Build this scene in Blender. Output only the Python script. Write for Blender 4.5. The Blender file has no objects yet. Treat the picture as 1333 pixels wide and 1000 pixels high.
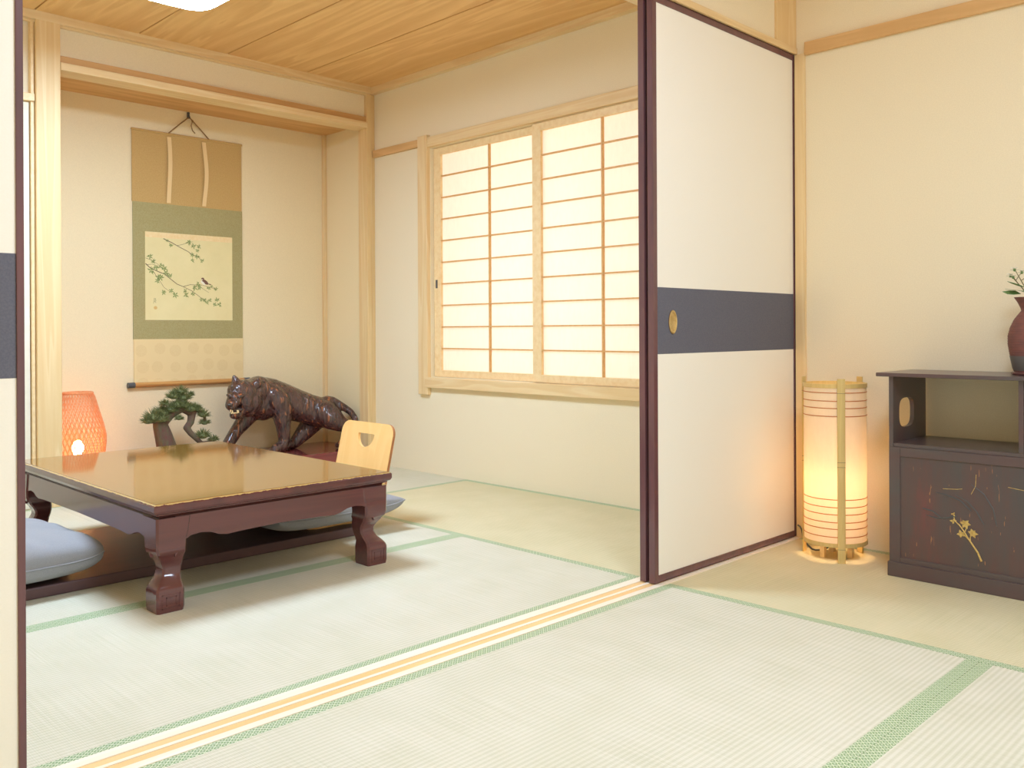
import bpy, bmesh, math, random
from mathutils import Vector, geometry
random.seed(7)
sc = bpy.context.scene
COL = sc.collection
PI = math.pi
R = math.radians

# ------------------------------------------------------------------ colour / material helpers
def lin(c):
    def g(x):
        x /= 255.0
        return x / 12.92 if x <= .04045 else ((x + .055) / 1.055) ** 2.4
    return (g(c[0]), g(c[1]), g(c[2]), 1.0)

class NT:
    def __init__(s, name):
        s.m = bpy.data.materials.new(name); s.m.use_nodes = True
        s.t = s.m.node_tree; s.t.nodes.clear()
        s.out = s.n('ShaderNodeOutputMaterial')
    def n(s, typ, **kw):
        x = s.t.nodes.new(typ)
        for k, v in kw.items(): setattr(x, k, v)
        return x
    def l(s, a, b): s.t.links.new(a, b)
    def coords(s, scale=(1, 1, 1), rot=(0, 0, 0), kind='Object'):
        c = s.n('ShaderNodeTexCoord'); mp = s.n('ShaderNodeMapping')
        mp.inputs['Scale'].default_value = scale; mp.inputs['Rotation'].default_value = rot
        s.l(c.outputs[kind], mp.inputs['Vector']); return mp.outputs['Vector']
    def noise(s, vec, scale, detail=4, rough=.5, dist=0):
        x = s.n('ShaderNodeTexNoise'); x.inputs['Scale'].default_value = scale
        x.inputs['Detail'].default_value = detail; x.inputs['Roughness'].default_value = rough
        x.inputs['Distortion'].default_value = dist
        s.l(vec, x.inputs['Vector']); return x.outputs['Fac']
    def ramp(s, fac, stops):
        x = s.n('ShaderNodeValToRGB'); e = x.color_ramp.elements
        e[0].position, e[0].color = stops[0]; e[1].position, e[1].color = stops[-1]
        for p, c in stops[1:-1]:
            k = e.new(p); k.color = c
        s.l(fac, x.inputs['Fac']); return x.outputs['Color']
    def math(s, op, a, b=None, c=None):
        x = s.n('ShaderNodeMath', operation=op)
        for i, v in enumerate((a, b, c)):
            if v is None: continue
            if isinstance(v, (int, float)): x.inputs[i].default_value = v
            else: s.l(v, x.inputs[i])
        return x.outputs[0]
    def mix(s, fac, a, b):
        x = s.n('ShaderNodeMix', data_type='RGBA')
        if isinstance(fac, (int, float)): x.inputs[0].default_value = fac
        else: s.l(fac, x.inputs[0])
        for i, v in ((6, a), (7, b)):
            if isinstance(v, tuple): x.inputs[i].default_value = v
            else: s.l(v, x.inputs[i])
        return x.outputs[2]
    def bump(s, h, strength=.2, dist=.002):
        x = s.n('ShaderNodeBump'); x.inputs['Strength'].default_value = strength
        x.inputs['Distance'].default_value = dist; s.l(h, x.inputs['Height']); return x.outputs['Normal']
    def principled(s, col, rough=.5, normal=None, metallic=0, coat=0, spec=.5, ior=1.5, sheen=0):
        p = s.n('ShaderNodeBsdfPrincipled')
        if isinstance(col, tuple): p.inputs['Base Color'].default_value = col
        else: s.l(col, p.inputs['Base Color'])
        if isinstance(rough, (int, float)): p.inputs['Roughness'].default_value = rough
        else: s.l(rough, p.inputs['Roughness'])
        p.inputs['Metallic'].default_value = metallic; p.inputs['Coat Weight'].default_value = coat
        p.inputs['Coat Roughness'].default_value = .08
        p.inputs['Specular IOR Level'].default_value = spec; p.inputs['IOR'].default_value = ior
        p.inputs['Sheen Weight'].default_value = sheen
        if normal is not None: s.l(normal, p.inputs['Normal'])
        return p.outputs['BSDF']
    def done(s, sh):
        s.l(sh, s.out.inputs['Surface']); return s.m

def simple(name, c, rough=.5, c2=None, nscale=30, stretch=(1, 1, 1), bump=0, bscale=200, metallic=0, coat=0, spec=.5, ior=1.5, sheen=0, pos=(.35, .65)):
    t = NT(name); col = lin(c); nrm = None
    if c2:
        col = t.ramp(t.noise(t.coords(stretch), nscale, 5, .6), [(pos[0], lin(c)), (pos[1], lin(c2))])
    if bump:
        nrm = t.bump(t.noise(t.coords(), bscale, 3, .6), bump, .002)
    return t.done(t.principled(col, rough, nrm, metallic, coat, spec, ior, sheen))

def plaster(name, c):
    t = NT(name); v = t.coords()
    a, b = lin(c), lin(tuple(max(0, x - 9) for x in c))
    col = t.ramp(t.noise(v, 260, 3, .7), [(.3, b), (.7, a)])
    n = t.bump(t.noise(v, 330, 4, .7), .22, .002)
    return t.done(t.principled(col, .9, n, spec=.15))

def wood(name, c1, c2, axis='Z', rough=.45, scale=9, coat=0, knots=True, spec=.4, stretch=.06):
    t = NT(name); s = [1, 1, 1]; s['XYZ'.index(axis)] = stretch
    v = t.coords(tuple(s))
    n1 = t.noise(v, scale, 3, .5, .6)
    rings = t.math('FRACT', t.math('MULTIPLY', n1, 7.0))
    rings = t.math('MULTIPLY', rings, t.math('SUBTRACT', 1.0, t.math('POWER', rings, 6.0)))
    fine = t.noise(v, scale * 14, 4, .7)
    f = t.math('ADD', t.math('MULTIPLY', rings, .62), t.math('MULTIPLY', fine, .38))
    col = t.ramp(f, [(.12, lin(c1)), (.85, lin(c2))])
    nrm = t.bump(f, .06, .001)
    return t.done(t.principled(col, rough, nrm, coat=coat, spec=spec))

def tatami(name, along, c=(222, 217, 199)):
    """woven rush: fine ridges across the mat, slight colour variation from stalk to stalk"""
    t = NT(name); v = t.coords()
    sx = t.n('ShaderNodeSeparateXYZ'); t.l(v, sx.inputs[0])
    u, w = (sx.outputs[0], sx.outputs[1]) if along == 'X' else (sx.outputs[1], sx.outputs[0])
    ridge = t.math('SINE', t.math('MULTIPLY', w, 2 * PI / .0125))      # warp lines running along the mat
    weft = t.math('SINE', t.math('MULTIPLY', u, 2 * PI / .004))
    st = t.coords((3, 500, 1) if along == 'Y' else (500, 3, 1))
    stalk = t.noise(st, 1.0, 2, .5)
    blot = t.noise(v, 7, 3, .5)
    f = t.math('ADD', t.math('ADD', t.math('MULTIPLY', ridge, .13), t.math('MULTIPLY', weft, .05)), t.math('ADD', t.math('MULTIPLY', stalk, .55), t.math('MULTIPLY', blot, .3)))
    d = tuple(max(0, x - k) for x, k in zip(c, (22, 20, 30)))
    col = t.ramp(f, [(.2, lin(d)), (.62, lin(c))])
    h = t.math('ADD', t.math('MULTIPLY', ridge, .6), weft)
    return t.done(t.principled(col, .62, t.bump(h, .25, .0012), spec=.3))

def heri(name, along):
    """cloth edging: green ground with a cream interlocking diamond figure"""
    t = NT(name); v = t.coords()
    sx = t.n('ShaderNodeSeparateXYZ'); t.l(v, sx.inputs[0])
    u, w = (sx.outputs[0], sx.outputs[1]) if along == 'X' else (sx.outputs[1], sx.outputs[0])
    P = .0155
    def tri(x): return t.math('PINGPONG', x, 1.0)
    a = tri(t.math('DIVIDE', t.math('ADD', u, w), P * .5))
    b = tri(t.math('DIVIDE', t.math('SUBTRACT', u, w), P * .5))
    line = t.math('MAXIMUM', t.math('GREATER_THAN', a, .74), t.math('GREATER_THAN', b, .84))
    core = t.math('MULTIPLY', t.math('LESS_THAN', a, .33), t.math('LESS_THAN', b, .33))
    dark = t.math('MULTIPLY', t.math('LESS_THAN', t.math('ABSOLUTE', t.math('SUBTRACT', a, .5)), .12), t.math('LESS_THAN', b, .62))
    base = t.mix(t.noise(v, 40, 2), lin((124, 156, 104)), lin((144, 170, 116)))
    col = t.mix(dark, base, lin((98, 134, 92)))
    col = t.mix(t.math('MULTIPLY', t.math('MAXIMUM', line, core), .8), col, lin((224, 226, 198)))
    n = t.bump(t.math('SINE', t.math('MULTIPLY', t.math('ADD', u, t.math('MULTIPLY', w, .3)), 2 * PI / .0016)), .15, .0005)
    return t.done(t.principled(col, .55, n, spec=.35))

def paper(name, c, trans=.6):
    t = NT(name)
    col = t.ramp(t.noise(t.coords((1, 1, .3)), 60, 5, .7), [(.2, lin(tuple(max(0, x - 8) for x in c))), (.8, lin(c))])
    d = t.n('ShaderNodeBsdfDiffuse'); tr = t.n('ShaderNodeBsdfTranslucent')
    t.l(col, d.inputs['Color']); t.l(col, tr.inputs['Color'])
    m = t.n('ShaderNodeMixShader'); m.inputs[0].default_value = trans
    t.l(d.outputs[0], m.inputs[1]); t.l(tr.outputs[0], m.inputs[2])
    return t.done(m.outputs[0])

def emit(name, c, s):
    t = NT(name); e = t.n('ShaderNodeEmission'); e.inputs['Color'].default_value = lin(c); e.inputs['Strength'].default_value = s
    return t.done(e.outputs[0])

WALLC = (244, 231, 201)
MT = {}
MT['wall'] = plaster('plaster_wall', WALLC)
MT['toko_wall'] = plaster('alcove_wall', (246, 229, 190))
HA, HB = (240, 216, 170), (224, 188, 132)
for ax in 'XYZ': MT['wood' + ax] = wood('cypress_' + ax.lower(), HA, HB, ax)
MT['post'] = wood('cypress_post', (238, 212, 164), (224, 188, 130), 'Z', scale=7, stretch=.05)
MT['woodP'] = simple('plain_cypress', (246, 220, 172), .45, (238, 206, 152), 40, (1, 1, 1))
MT['woodB'] = wood('shaded_rail_wood', (226, 186, 132), (206, 162, 106), 'Y', .5, 12)  # shading on the rail faces is put into a darker wood colour
MT['woodBx'] = wood('shaded_strip_wood', (212, 168, 112), (190, 144, 90), 'X', .5, 12)  # browner than the beam below: the strip's shade is painted into its colour
MT['kumiko'] = simple('lattice_wood', (224, 178, 116), .5, (212, 164, 104), 60)  # darkened wood colour carries the shade of the backlit lattice
MT['ceiling'] = wood('ceiling_board', (240, 200, 136), (214, 164, 102), 'Y', rough=.5, scale=5, stretch=.09)
MT['toko_ceil'] = wood('alcove_ceiling_wood', (226, 182, 122), (196, 146, 88), 'X', rough=.5, scale=6)
MT['seam'] = simple('seam_dark_wood', (112, 82, 58), .8)  # dark brown board behind the ceiling joints
MT['silltrack'] = wood('threshold_track', (247, 208, 146), (238, 190, 122), 'X', .35)
MT['sillwood'] = wood('threshold_wood', (250, 240, 222), (244, 228, 202), 'X', .35)
MT['tatX'] = tatami('rush_mat_lengthwise', 'X')
MT['tatY'] = tatami('rush_mat_crosswise', 'Y', (224, 214, 180))  # yellower base colour stands in for the rush sheen changing with view direction
MT['heriX'] = heri('green_edging_lengthwise', 'X'); MT['heriY'] = heri('green_edging_crosswise', 'Y')
MT['fpaper'] = simple('door_paper', (246, 241, 229), .75, (244, 239, 226), 300, bump=.04, bscale=500, spec=.2)
MT['fband'] = simple('door_band', (108, 108, 118), .8, (98, 98, 110), 300, bump=.1, bscale=500, spec=.2)
MT['fframe'] = simple('lacquered_door_frame', (112, 72, 74), .22, (96, 66, 70), 25, (1, 1, .1), coat=.3)
MT['brass'] = simple('aged_brass', (226, 200, 142), .32, (200, 168, 110), 60, metallic=.7)
MT['brass_dark'] = simple('dark_bronze', (150, 120, 90), .4, metallic=.7)
MT['shoji'] = paper('window_paper', (252, 243, 232), .62)
MT['lshade'] = paper('lantern_paper', (253, 244, 228), .58)
MT['lacq'] = wood('red_brown_lacquer', (106, 60, 58), (90, 54, 54), 'X', rough=.2, scale=10, coat=.4, spec=.5)
def edge_wear():
    t = NT('worn_lacquer_edge'); v = t.coords()
    sx = t.n('ShaderNodeSeparateXYZ'); t.l(v, sx.inputs[0])
    base = t.ramp(t.noise(v, 20, 3), [(.3, lin((90, 54, 54))), (.7, lin((106, 60, 58)))])
    rim = t.math('GREATER_THAN', t.math('ADD', sx.outputs[2], t.math('MULTIPLY', t.noise(v, 55, 4, .7), .010)), .3068)
    col = t.mix(t.math('MULTIPLY', rim, .85), base, lin((206, 172, 104)))
    return t.done(t.principled(col, .2, coat=.4))
MT['lacqedge'] = edge_wear()
MT['top'] = wood('polished_table_top', (144, 96, 34), (128, 84, 30), 'X', rough=.07, scale=8, coat=.45, spec=.6, stretch=.05)
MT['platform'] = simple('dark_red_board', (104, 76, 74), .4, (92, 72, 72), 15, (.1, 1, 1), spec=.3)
MT['tokofloor'] = wood('red_lacquer_floor', (140, 66, 62), (124, 56, 56), 'X', rough=.12, scale=8, coat=.5)
MT['ply'] = wood('beech_plywood', (250, 202, 130), (244, 190, 114), 'Z', .35, 5, coat=.2)
MT['plyedge'] = simple('plywood_edge', (196, 134, 84), .6, (168, 108, 66), 200, (1, 1, 8))
MT['cushion'] = simple('grey_blue_cotton', (160, 160, 163), .9, (148, 149, 153), 400, bump=.25, bscale=900, spec=.1, sheen=.2)
MT['needle'] = simple('pine_needles', (94, 102, 60), .6, (124, 130, 80), 60)
MT['bark'] = simple('pine_bark', (104, 70, 62), .85, (96, 92, 66), 45, (1, 1, .4), bump=.9, bscale=80)
MT['pot'] = simple('brown_glazed_pot', (120, 84, 66), .3, (100, 74, 62), 20)
MT['moss'] = simple('moss', (112, 120, 74), .9, (90, 96, 62), 60, bump=.8, bscale=120)
MT['bamboo'] = wood('dried_bamboo', (222, 194, 128), (206, 176, 108), 'Z', .35, 20)
MT['bamdark'] = simple('bamboo_node', (140, 118, 78), .5)
MT['rib'] = simple('split_bamboo_rib', (196, 128, 76), .5)
MT['black'] = simple('black_cable', (84, 86, 88), .45)
MT['cab'] = simple('black_lacquer_wood', (84, 78, 78), .3, (94, 70, 70), 9, (1, .3, 1), coat=.2)
MT['gold'] = simple('gold_inlay', (222, 196, 122), .4, (196, 160, 92), 120, metallic=.35)
MT['vase'] = simple('maroon_stoneware', (132, 84, 76), .6, (116, 78, 74), 25, (1, 1, 4), spec=.3)
MT['vasebase'] = simple('grey_glaze', (98, 94, 92), .45)
MT['leaf'] = simple('green_leaf', (92, 128, 74), .5, (120, 150, 92), 80)
MT['petal'] = simple('white_petal', (244, 240, 226), .6)
MT['stemg'] = simple('plant_stem', (120, 110, 70), .6)
MT['gsilk'] = simple('green_silk', (164, 152, 100), .75, (178, 168, 122), 260, bump=.2, bscale=600, spec=.25)
MT['goldsilk'] = simple('gold_silk', (206, 172, 112), .7, (196, 160, 100), 180, bump=.1, bscale=600, spec=.25)
MT['strip'] = simple('pale_silk_strip', (238, 206, 150), .6)
MT['ppaper'] = simple('aged_painting_paper', (232, 218, 164), .85, (238, 224, 172), 5, spec=.1)
MT['pstrip'] = simple('peach_paper_strip', (240, 212, 156), .85, (246, 222, 172), 60)
MT['ink'] = simple('brown_ink', (120, 104, 84), .9)
MT['inkgreen'] = simple('green_pigment', (122, 140, 82), .9, (160, 170, 108), 90)
MT['inkbrown'] = simple('sparrow_brown', (126, 92, 76), .9)
MT['inkgrey'] = simple('grey_ink', (150, 146, 104), .9)
MT['seal'] = simple('faded_seal', (222, 186, 120), .9)
MT['roller'] = wood('roller_wood', (210, 158, 92), (184, 128, 70), 'X', .4, 12)
MT['cordbrown'] = simple('brown_cord', (150, 116, 74), .8)
MT['cream'] = simple('white_paper_panel', (240, 234, 214), .8, (234, 226, 204), 20)
MT['lampfar'] = emit('lamp_diffuser', (202, 227, 255), 30.0)
MT['lampnear'] = emit('near_lamp_diffuser', (208, 229, 255), 23.0)
MT['plastic'] = simple('white_plastic', (240, 238, 230), .4)
MT['bulb'] = emit('warm_bulb', (255, 214, 160), 30.0)
MT['bulbwarm'] = emit('orange_bulb', (255, 190, 120), 30.0)

def damask():
    t = NT('pale_medallion_silk'); v = t.coords()
    vo = t.n('ShaderNodeTexVoronoi'); vo.inputs['Scale'].default_value = 11; vo.inputs['Randomness'].default_value = .25
    t.l(v, vo.inputs['Vector'])
    f = t.math('MULTIPLY', t.math('LESS_THAN', vo.outputs['Distance'], .36), t.noise(v, 130, 3))
    col = t.mix(t.math('MULTIPLY', f, .8), lin((236, 212, 160)), lin((226, 199, 146)))
    return t.done(t.principled(col, .7, spec=.25))
MT['damask'] = damask()

def tiger_mat():
    t = NT('carved_polished_wood'); v = t.coords((1, 1, .22), (0, R(20), 0))
    n = t.noise(v, 52, 2, .5, .4)
    col = t.ramp(n, [(.36, lin((60, 46, 45))), (.49, lin((92, 58, 52))), (.60, lin((66, 49, 47))), (.68, lin((164, 100, 66)))])
    nb = t.bump(n, 1.0, .022)
    return t.done(t.principled(col, .22, nb, coat=.6, spec=.6))
MT['tiger'] = tiger_mat()
MT['tigerdark'] = simple('dark_carved_wood', (66, 54, 52), .2, coat=.6)
MT['ivory'] = simple('ivory_tooth', (240, 214, 160), .35)

def weave_mat():
    t = NT('orange_rattan_strip')
    col = t.ramp(t.noise(t.coords(), 90, 3), [(.3, lin((244, 180, 126))), (.7, lin((248, 200, 150)))])
    d = t.n('ShaderNodeBsdfDiffuse'); tr = t.n('ShaderNodeBsdfTranslucent')
    t.l(col, d.inputs['Color']); t.l(col, tr.inputs['Color'])
    m = t.n('ShaderNodeMixShader'); m.inputs[0].default_value = .45
    t.l(d.outputs[0], m.inputs[1]); t.l(tr.outputs[0], m.inputs[2])
    return t.done(m.outputs[0])
MT['rattan'] = weave_mat()

def cab_panel():
    t = NT('worn_lacquer_panel'); v = t.coords((1, 1, .25)); v2 = t.coords()
    base = t.ramp(t.noise(v, 9, 5, .65), [(.38, lin((80, 74, 74))), (.58, lin((94, 70, 68))), (.74, lin((118, 66, 64)))])
    sc1 = t.noise(t.coords((1, 1, .12)), 140, 2, .6)
    msk = t.math('MULTIPLY', t.math('GREATER_THAN', sc1, .69), t.math('GREATER_THAN', t.noise(v2, 16, 2), .52))
    col = t.mix(t.math('MULTIPLY', msk, .8), base, lin((170, 118, 78)))
    return t.done(t.principled(col, .35, coat=.15))
MT['cabpanel'] = cab_panel()

# ------------------------------------------------------------------ mesh helpers
ORG = {}
class M:
    def __init__(s): s.v = []; s.f = []
    def add(s, vs, fs):
        o = len(s.v); s.v += [tuple(p) for p in vs]; s.f += [tuple(i + o for i in q) for q in fs]; return s
    def box(s, x0, x1, y0, y1, z0, z1):
        v = [(x, y, z) for z in (z0, z1) for y in (y0, y1) for x in (x0, x1)]
        return s.add(v, [(0, 2, 3, 1), (4, 5, 7, 6), (0, 1, 5, 4), (2, 6, 7, 3), (0, 4, 6, 2), (1, 3, 7, 5)])
    def loft(s, rings, cap=True, closed=False):
        n = len(rings[0]); v = [p for r in rings for p in r]; f = []
        m = len(rings)
        for i in range(m if closed else m - 1):
            a, b = i * n, ((i + 1) % m) * n
            for j in range(n):
                k = (j + 1) % n; f.append((a + j, a + k, b + k, b + j))
        if cap and not closed:
            f.append(tuple(range(n - 1, -1, -1))); f.append(tuple((m - 1) * n + j for j in range(n)))
        return s.add(v, f)
    def tube(s, pts, r, n=8, cap=True, closed=False, flat=None):
        pts = [Vector(p) for p in pts]; rs = r if isinstance(r, (list, tuple)) else [r] * len(pts)
        rings = []; up = None
        for i, p in enumerate(pts):
            if closed: d = pts[(i + 1) % len(pts)] - pts[i - 1]
            else: d = pts[min(i + 1, len(pts) - 1)] - pts[max(i - 1, 0)]
            if d.length < 1e-9: d = Vector((0, 0, 1))
            d.normalize()
            if up is None:
                up = Vector((0, 0, 1)) if abs(d.z) < .9 else Vector((1, 0, 0))
            up = (up - d * up.dot(d))
            if up.length < 1e-6: up = Vector((1, 0, 0)) - d * d.x
            up.normalize(); sd = d.cross(up)
            fa, fb = (1, 1) if flat is None else flat
            rings.append([p + (up * math.cos(2 * PI * j / n) * fa + sd * math.sin(2 * PI * j / n) * fb) * rs[i] for j in range(n)])
        return s.loft(rings, cap, closed)
    def lathe(s, prof, c, n=40, cap=True):
        rings = [[(c[0] + r * math.cos(2 * PI * j / n), c[1] + r * math.sin(2 * PI * j / n), c[2] + z) for j in range(n)] for r, z in prof]
        return s.loft(rings, cap)
    def plate(s, outer, holes, t, fn):
        """extrude a 2D outline with holes; fn(u, v, w) places it in the world"""
        loops = [outer] + holes
        tri = geometry.tessellate_polygon([[Vector((a, b, 0)) for a, b in l] for l in loops])
        flat = [p for l in loops for p in l]; n = len(flat)
        v = [fn(a, b, 0) for a, b in flat] + [fn(a, b, t) for a, b in flat]
        f = [tuple(q) for q in tri] + [tuple(n + i for i in reversed(q)) for q in tri]
        o = 0
        for l in loops:
            k = len(l)
            for i in range(k):
                a, b = o + i, o + (i + 1) % k; f.append((a, a + n, b + n, b))
            o += k
        return s.add(v, f)
    def ell(s, c, r, n=16, m=10):
        rings = []
        for i in range(m + 1):
            a = -PI / 2 + PI * i / m; k = max(math.cos(a), 1e-3)
            rings.append([(c[0] + r[0] * k * math.cos(2 * PI * j / n), c[1] + r[1] * k * math.sin(2 * PI * j / n), c[2] + r[2] * math.sin(a)) for j in range(n)])
        return s.loft(rings)
    def build(s, name, mat, parent=None, smooth=0, bevel=0, org=None):
        if parent is not None: org = ORG[parent.name]
        elif org is None:
            xs, ys, zs = zip(*s.v); org = ((min(xs) + max(xs)) / 2, (min(ys) + max(ys)) / 2, min(zs))
        me = bpy.data.meshes.new(name)
        me.from_pydata([(x - org[0], y - org[1], z - org[2]) for x, y, z in s.v], [], s.f)
        bm = bmesh.new(); bm.from_mesh(me)
        bmesh.ops.recalc_face_normals(bm, faces=bm.faces); bm.to_mesh(me); bm.free()
        me.materials.append(MT[mat] if isinstance(mat, str) else mat)
        o = bpy.data.objects.new(name, me); COL.objects.link(o)
        if parent is None: o.location = org
        else: o.parent = parent
        ORG[o.name] = org
        if smooth:
            for p in me.polygons: p.use_smooth = True
            try: me.set_sharp_from_angle(angle=R(smooth))
            except Exception: pass
        if bevel:
            b = o.modifiers.new('bevel', 'BEVEL'); b.width = bevel; b.segments = 2; b.limit_method = 'ANGLE'; b.angle_limit = R(40)
        return o

def tag(o, label=None, cat=None, group=None, kind=None):
    for k, v in (('label', label), ('category', cat), ('group', group), ('kind', kind)):
        if v: o[k] = v
    return o
def empty(name, loc, label, cat, group=None, kind=None):
    o = bpy.data.objects.new(name, None); COL.objects.link(o); o.location = loc; ORG[o.name] = tuple(loc)
    o.empty_display_size = .05
    return tag(o, label, cat, group, kind)
def struct(name, m, mat, label, cat, smooth=0, bevel=0):
    return tag(m.build(name, mat, None, smooth, bevel), label, cat, None, 'structure')
def circ(cx, cy, rx, ry, n=24, a0=0, a1=2 * PI):
    return [(cx + rx * math.cos(a0 + (a1 - a0) * i / n), cy + ry * math.sin(a0 + (a1 - a0) * i / n)) for i in range(n)]
def rrect(x0, x1, y0, y1, r, n=6, rs=None):
    rs = rs or (r, r, r, r); p = []
    for (cx, cy, a, q) in ((x1, y1, 0, rs[0]), (x0, y1, 90, rs[1]), (x0, y0, 180, rs[2]), (x1, y0, 270, rs[3])):
        sx = -1 if a in (0, 270) else 1; sy = -1 if a in (0, 90) else 1
        for i in range(n + 1):
            t = R(a + 90 * i / n); p.append((cx + sx * q + q * math.cos(t), cy + sy * q + q * math.sin(t)))
    return p

# ------------------------------------------------------------------ THE SETTING
ZC = 2.2
XL = -3.55
YB = 2.65      # alcove front line
struct('floor', M().box(XL, 0, -2.75, 2.66, -.12, -.032), 'woodX', 'plain board subfloor hidden under the straw mats', 'floor')
# right-hand wall, one plaster plane through both rooms, with the window hole
w = M()
WY0, WY1, WZ0, WZ1 = .56, 2.14, .527, 1.775
w.box(0, .1, -2.75, WY0, -.05, ZC + .1).box(0, .1, WY1, 3.25, -.05, ZC + .1).box(0, .1, WY0, WY1, -.05, WZ0).box(0, .1, WY0, WY1, WZ1, ZC + .1)
struct('wall_right', w, 'wall', 'cream textured plaster wall with the paper window', 'wall')
struct('wall_left', M().box(XL - .1, XL, -2.75, 2.8, -.05, ZC + .1), 'wall', 'cream plaster wall on the far left, behind the left sliding door', 'wall')
# far wall over the alcove opening
struct('wall_back', M().box(-1.735, -.03, YB + .012, YB + .1, 1.99, ZC), 'wall', 'strip of cream plaster above the alcove beam', 'wall')
struct('wall_alcove', M().box(-1.86, 0, 3.13, 3.2, .0, 2.1).box(-1.86, -1.78, YB + .1, 3.13, 0, 2.1).box(-.03, 0, YB + .076, 3.13, 0, 2.1), 'toko_wall', 'warm cream plaster lining of the alcove behind the scroll', 'wall')
struct('wall_closet', M().box(XL, -1.80, YB + .03, YB + .1, 1.83, ZC).box(XL, -1.80, YB + .05, YB + .1, -.03, 1.83), 'wall', 'narrow cream plaster strip left of the alcove post', 'wall')
# ceilings
c = M()
seams = [-3.215, -2.755, -2.295, -1.835, -1.38, -.931, -.466]
edges = [XL] + seams + [0]
for a, b in zip(edges[:-1], edges[1:]):
    c.box(a + .0035, b - .0035, .10, YB + .02, ZC - .004, ZC + .02)
cl = struct('ceiling', c, 'ceiling', 'honey-coloured wooden board ceiling of the far room', 'ceiling')
M().box(XL, 0, .10, YB + .02, ZC + .006, ZC + .03).build('seam', 'seam', cl)
struct('ceiling_near', M().box(XL, 0, -2.75, .02, 2.36, 2.42), 'ceiling', 'wooden ceiling of the near room', 'ceiling')
struct('wall_near_upper', M().box(0, .1, -2.75, .1, ZC + .1, 2.42).box(XL - .1, XL, -2.75, .1, ZC + .1, 2.42), 'wall', 'upper plaster of the near room', 'wall')
# mouldings
struct('trim_1', M().box(XL, -.036, YB - .022, YB + .012, 2.158, ZC).box(XL, -.036, YB - .006, YB + .012, 2.148, 2.158), 'woodX', 'pale wooden ceiling moulding above the alcove', 'moulding', bevel=.002)
struct('trim_2', M().box(-.036, 0, .10, YB + .012, 2.158, ZC), 'woodY', 'pale wooden ceiling moulding along the window wall', 'moulding', bevel=.002)
# posts and beams of the alcove
struct('trim_3', M().box(-1.83, -1.728, YB - .02, YB + .10, -.03, ZC - .002), 'post', 'wide pale cypress post left of the alcove', 'post', bevel=.004)
struct('trim_4', M().box(-.062, -.028, YB - .012, YB + .075, -.03, 2.157).box(-.028, 0, YB - .004, YB + .075, -.03, 2.157), 'post', 'pale wooden corner post right of the alcove', 'post', bevel=.003)
struct('trim_5', M().plate([(YB - .020, 1.955), (YB + .10, 1.955), (YB + .10, 1.993), (YB + .002, 1.993), (YB - .020, 1.990)], [], 1.666, lambda a, b, t_: (-1.727 + t_, a, b)), 'woodX', 'pale wooden beam across the top of the alcove', 'beam', bevel=.003)
struct('trim_14', M().box(-1.727, -.062, YB - .006, YB + .010, 1.9935, 2.022), 'woodBx', 'narrow brown strip above the alcove beam', 'trim')
struct('ceiling_alcove', M().box(-1.78, -.03, YB + .1, 3.13, 1.993, 2.01), 'toko_ceil', 'brown wooden underside at the top of the alcove', 'ceiling')
struct('trim_6', M().box(-.052, -.03, 3.105, 3.13, .095, 1.993), 'woodZ', 'thin wooden strip in the right inner corner of the alcove', 'trim', bevel=.002)
tf = M().box(-1.78, -.03, YB + .06, 3.13, .0, .095)
tk = struct('floor_alcove', tf, 'tokofloor', 'glossy dark red lacquered floor of the alcove', 'alcove floor')
M().box(-1.727, -.063, YB + .0, YB + .058, -.03, .097).build('front_sill', 'tokofloor', tk, bevel=.006)
# closet bay at the far left
struct('trim_7', M().box(XL, -1.832, YB - .01, YB + .06, 1.797, 1.83).box(-1.846, -1.832, YB + .0, YB + .04, 1.83, 2.158).box(-1.846, -1.832, YB, YB + .04, -.02, 1.797), 'woodP', 'pale wooden rail and jamb left of the alcove post', 'trim', bevel=.002)
cd = struct('door_3', M().box(-2.70, -1.85, YB + .012, YB + .04, .0, 1.795), 'cream', 'plain white closet door left of the alcove post', 'door', bevel=.002)
# rails on the window wall
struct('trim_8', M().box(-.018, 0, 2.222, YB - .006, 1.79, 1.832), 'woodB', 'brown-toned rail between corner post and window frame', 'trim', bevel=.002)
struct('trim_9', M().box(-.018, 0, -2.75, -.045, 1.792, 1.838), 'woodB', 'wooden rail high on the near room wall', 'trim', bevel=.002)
# threshold, header, post between the rooms
th = M().box(XL, 0, -.020, .001, -.06, .0022).box(XL, 0, .024, .034, -.06, .0022).box(XL, 0, .058, .088, -.06, .0022).box(XL, 0, -.02, .088, -.06, -.001)
ts = struct('trim_10', th, 'sillwood', 'pale wooden threshold with two sliding tracks', 'threshold')
for y0, y1 in ((.0015, .0235), (.0345, .0575)):
    M().box(XL, 0, y0, y1, -.001, .0006).build('track', 'silltrack', ts)
struct('trim_11', M().box(XL, 0, -.010, .001, 1.8035, 1.826).box(XL, 0, .001, .024, 1.812, 1.826).box(XL, 0, .024, .034, 1.8035, 1.826).box(XL, 0, .034, .058, 1.812, 1.826).box(XL, 0, .058, .1, 1.8035, 1.826), 'woodX', 'pale wooden header above the sliding doors', 'header', bevel=.002)
struct('wall_divider', M().box(XL, -.145, .004, .065, 1.826, 2.42), 'wall', 'cream plaster above the sliding doors', 'wall')
struct('trim_12', M().box(-.145, 0, -.006, .10, 1.8265, 2.36), 'post', 'brown wooden upper post in the corner above the open door', 'post', bevel=.002)
struct('trim_13', M().box(-.012, 0, -.042, -.003, .0, 1.80), 'woodZ', 'slim wooden jamb between the sliding door and the lantern', 'jamb', bevel=.001)

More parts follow.
